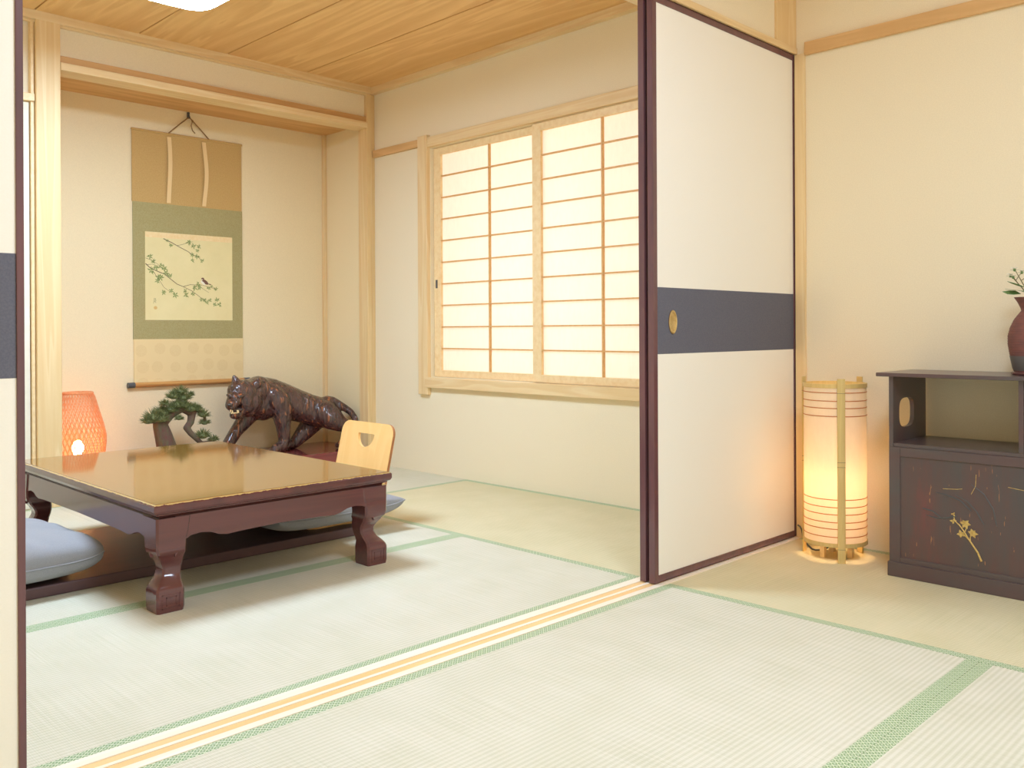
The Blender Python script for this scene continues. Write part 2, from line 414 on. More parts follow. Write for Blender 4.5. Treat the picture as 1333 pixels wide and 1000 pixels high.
# ------------------------------------------------------------------ WINDOW
win = empty('window_1', (0, (WY0 + WY1) / 2, WZ0), 'paper-screened sliding window with wooden frame', 'window', None, 'structure')
f = M()
f.box(-.024, .06, 2.142, 2.222, .43, 1.845).box(-.024, .06, .478, .558, .43, 1.845)
f.build('frame_post', 'woodZ', win, bevel=.003)
M().box(-.020, .06, .558, 2.142, 1.777, 1.832).build('frame_head', 'woodY', win, bevel=.003)
M().box(-.030, .06, .54, 2.160, .470, .525).build('window_sill', 'woodY', win, bevel=.003)
def shoji(y0, y1, x0, x1, vk, nrow):
    p = M(); z0, z1, st = .529, 1.771, .056
    p.box(x0, x1, y0, y0 + st, z0, z1).box(x0, x1, y1 - st, y1, z0, z1)
    p.box(x0, x1, y0 + st, y1 - st, z0, z0 + .036).box(x0, x1, y0 + st, y1 - st, z1 - .036, z1)
    o = p.build('screen_frame', 'woodP', win, bevel=.0015)
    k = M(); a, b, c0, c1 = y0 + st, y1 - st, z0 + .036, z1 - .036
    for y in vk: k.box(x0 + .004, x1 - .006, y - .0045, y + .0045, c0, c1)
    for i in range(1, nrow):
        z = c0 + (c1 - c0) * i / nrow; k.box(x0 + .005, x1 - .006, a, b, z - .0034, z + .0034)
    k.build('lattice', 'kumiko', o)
    M().box(x1 - .006, x1 - .005, a - .005, b + .005, c0 - .005, c1 + .005).build('paper', 'shoji', o)
    return o
sl = shoji(1.308, 2.138, .022, .044, [1.703], 10)
sr = shoji(.562, 1.364, -.006, .016, [.933], 10)
M().box(.018, .0222, 2.108, 2.120, 1.01, 1.055).build('pull', 'black', sl)

# ------------------------------------------------------------------ SLIDING DOORS
def fusuma(name, x0, x1, y0, y1, label, pull_x):
    d = empty(name, ((x0 + x1) / 2, (y0 + y1) / 2, 0), label, 'sliding door', None, 'structure')
    z0, z1 = .0035, 1.804
    fr = M().box(x0, x0 + .021, y0, y1, z0, z1).box(x1 - .012, x1, y0, y1, z0, z1)
    fr.box(x0 + .021, x1 - .012, y0 + .001, y1 - .001, z0, z0 + .022).box(x0 + .021, x1 - .012, y0 + .001, y1 - .001, z1 - .022, z1)
    fr.build('door_frame', 'fframe', d, bevel=.0015)
    a, b = x0 + .021, x1 - .012
    hole = [circ(pull_x, .802, .0175, .030, 28)] if a < pull_x < b else []
    M().box(a, b, y0 + .004, y1 - .004, z0 + .022, .703).box(a, b, y0 + .004, y1 - .004, .909, z1 - .022).build('paper_panel', 'fpaper', d)
    bd = M().plate([(a, .703), (b, .703), (b, .909), (a, .909)], hole, y1 - y0 - .007, lambda u, v, w_: (u, y0 + .0035 + w_, v))
    bd.build('band', 'fband', d)
    if hole:
        pl = M()
        ring = lambda k, y: [(pull_x + .019 * k * math.cos(2 * PI * j / 32), y, .802 + .0325 * k * math.sin(2 * PI * j / 32)) for j in range(32)]
        pl.loft([ring(1.14, y0 + .0032), ring(1.12, y0 + .0005), ring(1.0, y0 - .0004), ring(.90, y0 + .0008), ring(.86, y0 + .008), ring(.80, y0 + .010), ring(.3, y0 + .0105)])
        p = pl.build('door_pull', 'brass', d, smooth=50)
        M().loft([ring(1.16, y0 + .0033), ring(1.16, y0 + .0012), ring(1.0, y0 + .0012), ring(1.0, y0 + .0033)], closed=True, cap=False).build('pull_rim', 'brass_dark', p, smooth=50)
    return d
fusuma('door_1', -.8915, -.001, .001, .023, 'white sliding door with blue-grey band and round brass pull, beside the lantern', -.788)
fusuma('door_2', -.8915, -.001, .035, .057, 'sliding door seen edge-on directly behind the door with the brass pull', -5)
fusuma('door_4', -3.527, -2.637, .001, .023, 'white sliding door with blue-grey band cut off by the left edge of the photo', -2.742)

# ------------------------------------------------------------------ TATAMI
def mat_(x0, x1, y0, y1, along, label):
    g = .0003
    x0 += g; x1 -= g; y0 += g; y1 -= g; hw = .029
    t = M()
    if along == 'X': t.box(x0, x1, y0 + hw, y1 - hw, -.030, 0)
    else: t.box(x0 + hw, x1 - hw, y0, y1, -.030, 0)
    o = t.build('tatami_mat', 'tat' + along, None)
    tag(o, label, 'tatami mat', 'straw mats covering the floor')
    for s in (0, 1):
        h = M()
        if along == 'X': h.box(x0, x1, *((y0, y0 + hw) if s == 0 else (y1 - hw, y1)), -.030, .0003)
        else: h.box(*((x0, x0 + hw) if s == 0 else (x1 - hw, x1)), y0, y1, -.030, .0003)
        h.build('cloth_edging', 'heri' + along, o)
    return o
F0, F1, F2, F3 = .088, .935, 1.832, YB
mat_(-.872, 0, F0, F2, 'Y', 'straw mat running along the wall below the window')
mat_(-2.636, -.872, F0, F1, 'X', 'straw mat in front of the low table, along the threshold in the far room')
mat_(-2.636, -.872, F1, F2, 'X', 'straw mat the low table and cushions stand on')
mat_(-1.757, 0, F2, F3, 'X', 'straw mat along the right half of the alcove, behind the light wood chair')
mat_(XL, -1.757, F2, F3, 'X', 'straw mat at the far left, in front of the closet door and wide post')
mat_(XL, -2.636, F0, F2, 'Y', 'straw mat behind the left sliding door')
N0, N1, N2, N3 = -.020, -.910, -1.80, -2.72
mat_(-.872, 0, -1.80, N0, 'Y', 'straw mat in the near room carrying lantern and dark cabinet')
mat_(-2.636, -.872, N1, N0, 'X', 'large straw mat in the foreground directly before the threshold')
mat_(-2.636, -.872, N2, N1, 'X', 'straw mat at the bottom right corner, in front of the wide green edging')
mat_(XL, -2.636, -1.80, N0, 'Y', 'straw mat in the near room at bottom left, before the left door')
mat_(-1.757, 0, N3, N2, 'X', 'straw mat nearest the viewer on the right')
mat_(XL, -1.757, N3, N2, 'X', 'straw mat nearest the viewer on the left')

# ------------------------------------------------------------------ CEILING LAMPS
def ceiling_lamp(cx, cy, zc, label, glow):
    L = empty('ceiling_lamp', (cx, cy, zc - .145), label, 'ceiling lamp')
    def ring(h, z):
        p = []
        for i in range(48):
            a = 2 * PI * i / 48; ca, sa = math.cos(a), math.sin(a)
            k = (abs(ca) ** 8 + abs(sa) ** 8) ** (-1 / 8)
            p.append((cx + h * k * ca, cy + h * k * sa, z))
        return p
    M().loft([ring(.294, zc - .11), ring(.298, zc - .134), ring(.290, zc - .142), ring(.05, zc - .145)]).build('diffuser', glow, L, smooth=40)
    M().loft([ring(.306, zc - .001), ring(.306, zc - .132), ring(.299, zc - .132), ring(.299, zc - .001)], cap=False, closed=True).build('lamp_housing', 'plastic', L, smooth=40)
    return L
ceiling_lamp(-1.755, 1.495, ZC - .005, 'square white ceiling lamp glowing above the low table', 'lampfar')
ceiling_lamp(-1.9, -1.35, 2.36, 'square white ceiling lamp of the near room, above the viewer', 'lampnear')

# ------------------------------------------------------------------ LOW TABLE
TX0, TX1, TY0, TY1, TZ = -2.090, -1.285, .792, 2.030, .305
tb = empty('low_table', ((TX0 + TX1) / 2, (TY0 + TY1) / 2, 0), 'low red-brown lacquered table with a shiny top in the middle of the far room', 'table')
def rect(i, z): return [(TX0 + i, TY0 + i, z), (TX1 - i, TY0 + i, z), (TX1 - i, TY1 - i, z), (TX0 + i, TY1 - i, z)]
M().loft([rect(.024, .262), rect(.023, .267), rect(.012, .271), rect(.010, .275), rect(.004, .278), rect(.0, .285), rect(.0, .298), rect(.003, .3035), rect(.010, .3038)]).build('table_edge', 'lacqedge', tb, bevel=.001)
M().box(TX0 + .0085, TX1 - .0085, TY0 + .0085, TY1 - .0085, .300, TZ).build('table_top', 'top', tb, bevel=.0008)
LEG = [(0, .002, .078), (.012, 0, .080), (.058, 0, .080), (.066, .003, .079), (.076, .010, .078), (.092, .024, .081), (.108, .031, .085), (.120, .031, .087), (.135, .024, .088), (.148, .014, .087), (.156, .010, .089), (.162, .004, .088), (.175, .001, .087), (.20, 0, .088), (.222, 0, .094), (.262, 0, .10)]
for sx in (0, 1):
    for sy in (0, 1):
        ox = TX0 + .011 if sx == 0 else TX1 - .011; oy = TY0 + .011 if sy == 0 else TY1 - .011
        dx = 1 if sx == 0 else -1; dy = 1 if sy == 0 else -1
        rr = []
        for z, a, b in LEG:
            q = .006
            pts = [(a + q, a), (b - q, a), (b, a + q), (b, b - q), (b - q, b), (a + q, b), (a, b - q), (a, a + q)]
            rr.append([(ox + dx * u, oy + dy * v, z) for u, v in pts])
        lg = M().loft(rr).build('leg', 'lacq', tb, smooth=35)
        # carved square spiral on the foot block, outer faces
        cv = M()
        for k, (h0, h1, w0, w1) in enumerate(((.012, .052, .014, .066), (.020, .044, .026, .056))):
            for (u0, u1, z0, z1) in ((w0, w1, h1 - .003, h1), (w0, w1, h0, h0 + .003), (w0, w0 + .003, h0, h1), (w1 - .003, w1, h0, h1)):
                ya, yb = sorted((oy - dy * .0012, oy + dy * .001)); xa, xb = sorted((ox + dx * u0, ox + dx * u1))
                cv.box(xa, xb, ya, yb, z0, z1)
        cv.build('carving', 'lacq', lg)
def apron(length, fn):
    """scalloped board: ogee steps towards both ends"""
    t0, t1 = .095, length - .095
    half = [(t0 - .03, .150), (t0 - .012, .182), (t0, .196), (t0 + .015, .204), (t0 + .045, .208), (t0 + .075, .204), (t0 + .10, .194), (t0 + .125, .190), (t0 + .18, .193)]
    mid = [(length * .5, .196)]
    low = half + mid + [(length - u, v) for u, v in reversed(half)]
    return M().plate([(t0 - .03, .263)] + low + [(t1 + .03, .263)], [], .022, fn)
i = .015
apron(TX1 - TX0, lambda u, v, w_: (TX0 + u, TY0 + i + w_, v)).build('apron', 'lacq', tb)
apron(TX1 - TX0, lambda u, v, w_: (TX0 + u, TY1 - i - w_, v)).build('apron', 'lacq', tb)
apron(TY1 - TY0, lambda u, v, w_: (TX0 + i + w_, TY0 + u, v)).build('apron', 'lacq', tb)
apron(TY1 - TY0, lambda u, v, w_: (TX1 - i - w_, TY0 + u, v)).build('apron', 'lacq', tb)

# ------------------------------------------------------------------ BOARD, CHAIR, CUSHIONS UNDER THE TABLE
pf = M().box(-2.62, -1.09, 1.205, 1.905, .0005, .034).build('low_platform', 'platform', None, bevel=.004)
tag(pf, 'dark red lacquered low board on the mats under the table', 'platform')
zc_ = empty('legless_chair', (-1.2, 1.42, .035), 'legless bentwood chair with pale beech back at the right of the table', 'chair')
def chair_curve(s):
    """s along the bent sheet from the seat front to the top of the back -> (x, z)"""
    if s < .34: return (-1.40 + s, .0405)
    a = (s - .34) / .09
    if a < 1:
        th = a * R(77); return (-1.06 + .067 * math.sin(th),   .0405 + .067 * (1 - math.cos(th)))
    d = s - .43; th = R(77)
    return (-1.06 + .067 * math.sin(th) + d * math.cos(th),   .0405 + .067 * (1 - math.cos(th)) + d * math.sin(th))
def chair_point(s, y, t):
    x, z = chair_curve(s); x2, z2 = chair_curve(s + .002); dx, dz = x2 - x, z2 - z; l = math.hypot(dx, dz)
    return (x - dz / l * t, y, z + dx / l * t)
CY0, CY1, SL = 1.243, 1.600, .745
st_ = M(); NS = 26
rr = []
for k in range(NS + 1):
    s = .10 + .34 * k / NS; ins = .02 * max(0, 1 - k / 2.0)
    ins += .03 * max(0, min(1, (.36 - s) / .12)); hh = .006
    rr.append([chair_point(s, CY0 + ins, -hh), chair_point(s, CY1 - ins, -hh), chair_point(s, CY1 - ins, hh), chair_point(s, CY0 + ins, hh)])
st_.loft(rr).build('seat', 'ply', zc_, smooth=40)
outl = rrect(CY0, CY1, .44, SL, .03, 7, (.045, .045, .001, .001))
hc = (CY0 + CY1) / 2
hole = [(hc - .052, SL - .055), (hc + .052, SL - .055)] + [(hc + .052 * math.cos(a), SL - .055 - .048 * math.sin(a)) for a in [PI * k / 14 for k in range(1, 14)]]
hole = [(hc - .054, SL - .047), (hc + .054, SL - .047)] + [(hc + .056 * math.cos(a), SL - .051 - .052 * math.sin(a)) for a in [PI * k / 16 for k in range(0, 17)]]
bk = M().plate(outl, [hole], .012, lambda y, s, t: chair_point(s, y, .006 - t))
bk.build('backrest', 'ply', zc_)
eg = M(); eg.plate([(a, b) for a, b in rrect(CY0 - .0004, CY1 + .0004, .445, SL + .0004, .03, 7, (.045, .045, .001, .001))], [rrect(CY0 + .0012, CY1 - .0012, .446, SL - .0012, .03, 7, (.044, .044, .001, .001))], .0104, lambda y, s, t: chair_point(s, y, .0052 - t))
eg.build('edge_band', 'plyedge', zc_)

def cushion(cx, cy, hx, hy, z0, hgt, label, rot=0, seed=1, blunt=0, full=.42, low=.36):
    rnd = random.Random(seed); n = 44; top = []; m = M()
    ph = [rnd.uniform(0, 6) for _ in range(8)]
    def P(u, v, side):
        # corners pulled out to points, sides drawn in
        pin = 1 - .03 * (1 - abs(v) ** 2) - blunt * abs(v) ** 10
        pin2 = 1 - .03 * (1 - abs(u) ** 2) - blunt * abs(u) ** 10
        x, y = u * hx * pin, v * hy * pin2
        e = max(abs(u), abs(v)); d = (1 - abs(u) ** 3.2) * (1 - abs(v) ** 3.2)
        prof = max(d, 0) ** full
        edge = min(1, (1 - e) * 6)
        wr = 0
        if side > 0:
            a = math.atan2(v, u)
            wr = .010 * (math.sin(9 * a + ph[0]) * e ** 3 * edge * .9 + .5 * math.sin(17 * a + ph[1] + 3 * e) * e ** 4 * edge) + .004 * math.sin(5 * u + ph[2]) * math.sin(4 * v + ph[3])
        tip = (abs(u * v)) ** 6 * .016
        z = z0 + hgt * low + tip + (side * prof * hgt * (1 - low if side > 0 else low)) + wr * prof
        c, s = math.cos(rot), math.sin(rot)
        return (cx + c * x - s * y, cy + s * x + c * y, max(z, z0 + .0005))
    def ease(k):
        t = -1 + 2 * k / n; return math.copysign(1 - (1 - abs(t)) ** 1.5, t)
    g = [[ease(i_) for i_ in range(n + 1)]]
    for side in (1, -1):
        vs = [P(g[0][a], g[0][b], side) for a in range(n + 1) for b in range(n + 1)]
        fs = [(a * (n + 1) + b, (a + 1) * (n + 1) + b, (a + 1) * (n + 1) + b + 1, a * (n + 1) + b + 1) for a in range(n) for b in range(n)]
        m.add(vs, fs)
    bnd = [P(g[0][a], -1, 1) for a in range(n)] + [P(1, g[0][b], 1) for b in range(n)] + [P(g[0][a], 1, 1) for a in range(n, 0, -1)] + [P(-1, g[0][b], 1) for b in range(n, 0, -1)]
    o = empty('floor_cushion', (cx, cy, z0), label, 'cushion', 'grey floor cushions at the table')
    me = m.build('cover', 'cushion', o, smooth=60)
    bm = bmesh.new(); bm.from_mesh(me.data); bmesh.ops.remove_doubles(bm, verts=bm.verts, dist=.0006); bmesh.ops.recalc_face_normals(bm, faces=bm.faces); bm.to_mesh(me.data); bm.free()
    M().tube(bnd, .0032, 6, closed=True).build('piping', 'cushion', o, smooth=60)
    return o
cushion(-2.36, 1.43, .285, .275, .0345, .142, 'plump grey-blue floor cushion at the left edge, left of the table', R(4), 3, .07, .30, .42)
cushion(-1.225, 1.41, .275, .255, .0470, .108, 'grey-blue floor cushion on the seat of the pale beech chair', R(0), 5, 0, .30, .50)

# ------------------------------------------------------------------ HANGING SCROLL
hs = empty('hanging_scroll', (-.91, 3.115, .49), 'long hanging scroll with a bird-and-branch painting on the alcove wall', 'scroll')
ya, yb = 3.121, 3.127
def sheet(x0, x1, z0, z1, y0, y1, top_dz=.0):
    return M().add([(x0, y0, z0), (x1, y0, z0), (x1, y0, z1 + top_dz), (x0, y0, z1), (x0, y1, z0), (x1, y1, z0), (x1, y1, z1 + top_dz), (x0, y1, z1)], [(0, 1, 2, 3), (7, 6, 5, 4), (0, 4, 5, 1), (1, 5, 6, 2), (2, 6, 7, 3), (3, 7, 4, 0)])
sheet(-1.220, -.595, 1.471, 1.852, ya, yb).build('upper_silk', 'goldsilk', hs)
sheet(-1.216, -.592, .741, 1.471, ya, yb).build('green_mount', 'gsilk', hs)
sheet(-1.214, -.590, .502, .741, ya, yb).build('lower_silk', 'damask', hs)
pt = sheet(-1.153, -.655, .843, 1.316, ya - .0012, ya).build('painting', 'ppaper', hs)
sheet(-1.153, -.655, 1.286, 1.316, ya - .0016, ya - .0012).build('paper_strip', 'pstrip', pt)
for xx in (-1.021, -.818):
    rb = M(); N = 16; rr = []
    for k in range(N + 1):
        z = 1.836 - .358 * k / N; dx = .006 * math.sin(k * .33 + xx * 9) if xx > -.9 else .003 * math.sin(k * .3)
        dy = -.004 - .010 * math.sin(PI * k / N)
        rr.append([(xx - .0115 + dx, ya + dy, z), (xx + .0115 + dx, ya + dy, z), (xx + .0115 + dx, ya + dy + .0012, z), (xx - .0115 + dx, ya + dy + .0012, z)])
    rb.loft(rr).build('ribbon', 'strip', hs)
M().tube([(-1.223, 3.121, 1.853), (-.592, 3.121, 1.853)], .006, 12).build('top_rod', 'goldsilk', hs, smooth=50)
rl = M().tube([(-1.214, 3.114, .499), (-.590, 3.114, .499)], .013, 16).build('roller', 'roller', hs, smooth=50)
for a, b in ((-1.250, -1.214), (-.590, -.554)):
    M().tube([(a, 3.114, .499), (b, 3.114, .499)], .0145, 16).build('roller_knob', 'black', rl, smooth=50)
cd_ = M().tube([(-1.024, 3.118, 1.856), (-.970, 3.116, 1.908), (-.913, 3.112, 1.958), (-.905, 3.112, 1.957), (-.85, 3.116, 1.91), (-.792, 3.118, 1.856)], .0032, 8)
cd_.tube([(-.892, 3.110, 1.943), (-.900, 3.108, 1.915), (-.893, 3.108, 1.89), (-.878, 3.108, 1.876)], .003, 8)
cd_.ell((-.892, 3.11, 1.943), (.006, .005, .006)).build('hanging_cord', 'cordbrown', hs, smooth=50)
M().box(-.9155, -.9035, 3.116, 3.13, 1.955, 1.99).box(-.914, -.905, 3.106, 3.116, 1.953, 1.966).build('wall_hook', 'black', hs, bevel=.002)
# painting content, flat pigment on the paper
def PX(c, r_):
    u = (c - 65) / 875; top = 45 + 65 * u
    return (-1.153 + .498 * u, 1.316 - (r_ - top) / (945 - top) * .473)
yp = ya - .0020
def stroke(m, pts, w0, w1):
    P = [PX(*p) for p in pts]; n = len(P); rr = []
    for k, (x, z) in enumerate(P):
        x2, z2 = P[min(k + 1, n - 1)]; x1, z1 = P[max(k - 1, 0)]; dx, dz = x2 - x1, z2 - z1; l = math.hypot(dx, dz) or 1
        h = (w0 + (w1 - w0) * k / (n - 1)) / 2
        rr.append([(x - dz / l * h, yp, z + dx / l * h), (x + dz / l * h, yp, z - dx / l * h), (x + dz / l * h, yp + .0006, z - dx / l * h), (x - dz / l * h, yp + .0006, z + dx / l * h)])
    m.loft(rr)
br = M()
stroke(br, [(240, 120), (320, 160), (370, 190), (480, 250), (520, 280), (570, 300), (630, 345)], .004, .0014)
stroke(br, [(370, 190), (420, 180), (480, 160), (530, 150)], .002, .001)
stroke(br, [(68, 372), (110, 415), (190, 455), (250, 480), (315, 535), (370, 580), (430, 605), (520, 650), (600, 710), (650, 745)], .0046, .0014)
stroke(br, [(430, 605), (500, 585), (560, 588), (620, 588), (680, 605), (770, 630)], .0026, .001)
stroke(br, [(130, 430), (170, 500), (210, 560), (240, 610), (295, 655)], .0022, .001)
stroke(br, [(70, 316), (130, 340), (200, 390)], .002, .001)
stroke(br, [(75, 385), (130, 378), (210, 405)], .0022, .001)
stroke(br, [(620, 620), (690, 665)], .0014, .001)
br.build('painted_branch', 'ink', pt)
lf = M(); rnd = random.Random(4)
LV = [(490, 155, 1.1), (535, 195, 1), (590, 200, .8), (575, 240, .8), (525, 285, .9), (572, 300, 1), (525, 340, .8), (620, 345, .9), (310, 188, .9), (275, 140, .6), (110, 298, 1), (140, 350, .9), (120, 445, 1.2), (165, 412, 1.2), (240, 420, 1.2), (215, 392, .9), (265, 470, 1.2), (300, 498, 1), (190, 510, 1.2), (215, 515, 1.1), (180, 550, .9), (240, 660, 1), (310, 648, .9), (350, 688, 1.1), (450, 650, .8), (460, 690, 1), (525, 680, .9), (545, 615, 1.1), (592, 612, 1), (580, 578, .9), (640, 740, .9), (700, 742, .8), (775, 738, .9), (750, 785, .9), (800, 785, .9), (670, 765, .8), (690, 620, .8), (762, 628, .8), (720, 600, .6), (610, 735, .7)]
for cx, cy, sz in LV:
    x0, z0 = PX(cx, cy); a0 = rnd.uniform(0, 6)
    for k in range(6):
        a = a0 + 2 * PI * k / 6 + rnd.uniform(-.3, .3); L = .0185 * sz * rnd.uniform(.65, 1.15); wv = .0032 * sz
        ux, uz = math.cos(a), math.sin(a)
        q = [(x0, z0), (x0 + ux * L * .45 - uz * wv, z0 + uz * L * .45 + ux * wv), (x0 + ux * L, z0 + uz * L), (x0 + ux * L * .45 + uz * wv, z0 + uz * L * .45 - ux * wv)]
        lf.add([(x, yp - .0002 * (k % 2), z) for x, z in q], [(0, 1, 2, 3)])
lf.build('painted_leaves', 'inkgreen', pt)
bd = M()
def blob(m, cx, cy, rx, ry, rot, y=yp):
    pts = []
    for k in range(20):
        a = 2 * PI * k / 20; u, v = rx * math.cos(a), ry * math.sin(a)
        pts.append(PX(cx + u * math.cos(rot) - v * math.sin(rot), cy + u * math.sin(rot) + v * math.cos(rot)))
    m.add([(x, y, z) for x, z in pts], [tuple(range(20))])
blob(bd, 652, 557, 40, 17, R(38)); blob(bd, 700, 581, 17, 4.5, R(14), yp - .0002); blob(bd, 627, 525, 15, 11, 0, yp - .0003)
bird = bd.build('painted_bird', 'inkbrown', pt)
bw = M(); blob(bw, 630, 568, 30, 11, R(42), yp - .0004); blob(bw, 620, 535, 8, 5, 0, yp - .0005)
bw.build('pale_breast', 'cream', pt)
sg = M()
for p in ([(150, 722), (146, 745)], [(160, 724), (164, 748)], [(142, 752), (168, 750)], [(152, 750), (140, 778)], [(156, 755), (166, 772)], [(148, 736), (162, 735)]): stroke(sg, p, .0022, .0012)
sg.build('signature_stroke', 'inkgrey', pt)
sq = M(); blob(sq, 160, 820, 17, 17, 0); sq.build('seal_mark', 'seal', pt)

# ------------------------------------------------------------------ WOVEN LAMP
wl = empty('woven_lamp', (-1.578, 2.88, .095), 'glowing orange woven egg-shaped lamp by the wide alcove post', 'lamp')
WC = (-1.578, 2.88)
PROF = [(0, .088), (.04, .100), (.10, .117), (.16, .124), (.19, .1235), (.25, .110), (.30, .095), (.34, .084), (.37, .076), (.388, .068), (.396, .062)]
def wr_(z):
    for (a, ra), (b, rb_) in zip(PROF[:-1], PROF[1:]):
        if a <= z <= b: return ra + (rb_ - ra) * (z - a) / (b - a)
    return PROF[-1][1]
ws = M(); NSTR = 36
for sgn in (1, -1):
    for k in range(NSTR):
        pts = []
        for i_ in range(25):
            z = .012 + .378 * i_ / 24; a = 2 * PI * k / NSTR + sgn * i_ / 24 * R(72); r_ = wr_(z) + sgn * .0008
            pts.append((WC[0] + r_ * math.cos(a), WC[1] + r_ * math.sin(a), .095 + z))
        ws.tube(pts, .0021, 4, cap=False)
ws.build('woven_shade', 'rattan', wl)
for z, r_, q in ((.006, .090, .008), (.393, .064, .006)):
    rg = M()
    rg.tube([(WC[0] + r_ * math.cos(2 * PI * j / 40), WC[1] + r_ * math.sin(2 * PI * j / 40), .095 + z) for j in range(40)], q, 8, closed=True)
    rg.build('rim', 'rattan', wl, smooth=60)
M().lathe([(.086, .001), (.086, .012), (.02, .014), (.018, .075), (.014, .08)], (WC[0], WC[1], .095), 24).build('lamp_base', 'black', wl, smooth=40)
M().lathe([(.008, .08), (.014, .09), (.024, .115), (.026, .135), (.02, .155), (.006, .166)], (WC[0], WC[1], .095), 20).build('bulb', 'bulbwarm', wl, smooth=80)

# ------------------------------------------------------------------ CARVED TIGER
def blobmesh(segs, voxel, name, mat, parent, smooth_it=6, ells=()):
    """one continuous skin over overlapping tapered segments"""
    m = M()
    for seg in segs:
        for (x0, y0, z0, r0), (x1, y1, z1, r1) in zip(seg[:-1], seg[1:]):
            d = math.dist((x0, y0, z0), (x1, y1, z1)); n = max(2, int(d / (min(r0, r1) * .35)) + 1)
            for k in range(n + 1):
                t = k / n; r_ = r0 + (r1 - r0) * t
                m.ell((x0 + (x1 - x0) * t, y0 + (y1 - y0) * t, z0 + (z1 - z0) * t), (r_, r_, r_), 14, 9)
    for c, r_ in ells: m.ell(c, r_, 16, 10)
    o = m.build(name, mat, parent)
    rm = o.modifiers.new('remesh', 'REMESH'); rm.mode = 'VOXEL'; rm.voxel_size = voxel; rm.use_smooth_shade = True
    sm = o.modifiers.new('smooth', 'SMOOTH'); sm.iterations = smooth_it; sm.factor = .5
    dg = bpy.context.evaluated_depsgraph_get(); me = bpy.data.meshes.new_from_object(o.evaluated_get(dg))
    o.modifiers.clear(); o.data = me
    for p in me.polygons: p.use_smooth = True
    return o
tg = empty('tiger_carving', (-.45, 2.88, .095), 'dark glossy carved wooden tiger prowling in the alcove, mouth open', 'animal carving')
body = [
    [(-.586, 2.94, .436, .091), (-.519, 2.94, .415, .098), (-.441, 2.94, .384, .098), (-.357, 2.93, .349, .094), (-.283, 2.91, .323, .088), (-.224, 2.88, .302, .088), (-.191, 2.86, .284, .078)],
    [(-.535, 2.885, .415, .066), (-.513, 2.88, .385, .072), (-.486, 2.875, .335, .062), (-.480, 2.87, .243, .042), (-.474, 2.87, .159, .032), (-.490, 2.865, .132, .034), (-.535, 2.855, .122, .028)],
    [(-.608, 2.97, .353, .066), (-.665, 2.97, .28, .046), (-.716, 2.97, .224, .036), (-.767, 2.96, .161, .033), (-.790, 2.95, .136, .034), (-.820, 2.945, .122, .027)],
    [(-.63, 2.93, .391, .084), (-.568, 2.94, .353, .078)],
    [(-.215, 2.95, .27, .074), (-.262, 2.97, .205, .056), (-.318, 2.975, .150, .040), (-.345, 2.975, .127, .033), (-.395, 2.965, .121, .026)],
    [(-.22, 2.84, .30, .076), (-.200, 2.815, .275, .070), (-.160, 2.79, .240, .048), (-.105, 2.775, .215, .034), (-.082, 2.78, .165, .028), (-.098, 2.785, .127, .031), (-.150, 2.78, .120, .026)],
    [(-.19, 2.87, .355, .045), (-.168, 2.85, .361, .034), (-.144, 2.84, .352, .027), (-.116, 2.81, .331, .022), (-.088, 2.78, .304, .020), (-.070, 2.76, .267, .018), (-.072, 2.75, .214, .018), (-.083, 2.75, .178, .020)],
    [(-.607, 2.92, .451, .080), (-.675, 2.89, .441, .074)],
    [(-.725, 2.865, .450, .070), (-.765, 2.85, .455, .058)],
    [(-.79, 2.83, .425, .042), (-.820, 2.805, .400, .036), (-.834, 2.795, .388, .031)],
    [(-.745, 2.86, .352, .040), (-.785, 2.83, .335, .030), (-.812, 2.812, .333, .022)],
    [(-.680, 2.855, .395, .055), (-.70, 2.86, .352, .042)],
    [(-.740, 2.82, .405, .040), (-.725, 2.83, .37, .036)],
]
ells = [((-.775, 2.862, .508), (.020, .012, .030)), ((-.665, 2.832, .490), (.022, .013, .026)), ((-.842, 2.80, .442), (.016, .02, .010)), ((-.775, 2.796, .436), (.024, .016, .012))]
for dx, dy in ((-.535, 2.855), (-.82, 2.945), (-.395, 2.965), (-.15, 2.78)):
    for k in (-1, 0, 1): ells.append(((dx - .016, dy + k * .018, .113), (.018, .011, .016)))
ears = [[(-.772, 2.858, .505, .026), (-.785, 2.855, .537, .010)], [(-.662, 2.836, .492, .026), (-.650, 2.832, .512, .012)]]
blobmesh(body + ears, .0065, 'body', 'tiger', tg, 3, ells)
for c in ((-.842, 2.779, .438), (-.790, 2.781, .430)): M().ell(c, (.010, .007, .008)).build('eye', 'tigerdark', tg, smooth=80)
M().ell((-.853, 2.772, .392), (.016, .012, .010)).build('nose', 'tigerdark', tg, smooth=80)
M().ell((-.800, 2.805, .360), (.040, .028, .014)).build('mouth_lining', 'tigerdark', tg, smooth=80)
tt = M()
for x, y, z, s in ((-.848, 2.772, .366, 1), (-.812, 2.768, .362, 1), (-.838, 2.772, .349, -1), (-.802, 2.776, .346, -1)):
    tt.lathe([(.0045, 0), (.0038, -.006 * s), (.001, -.015 * s)], (x, y, z), 10)
for k in range(5): tt.ell((-.842 + .008 * k, 2.774, .347), (.0035, .004, .004), 8, 6)
tt.build('teeth', 'ivory', tg, smooth=60)

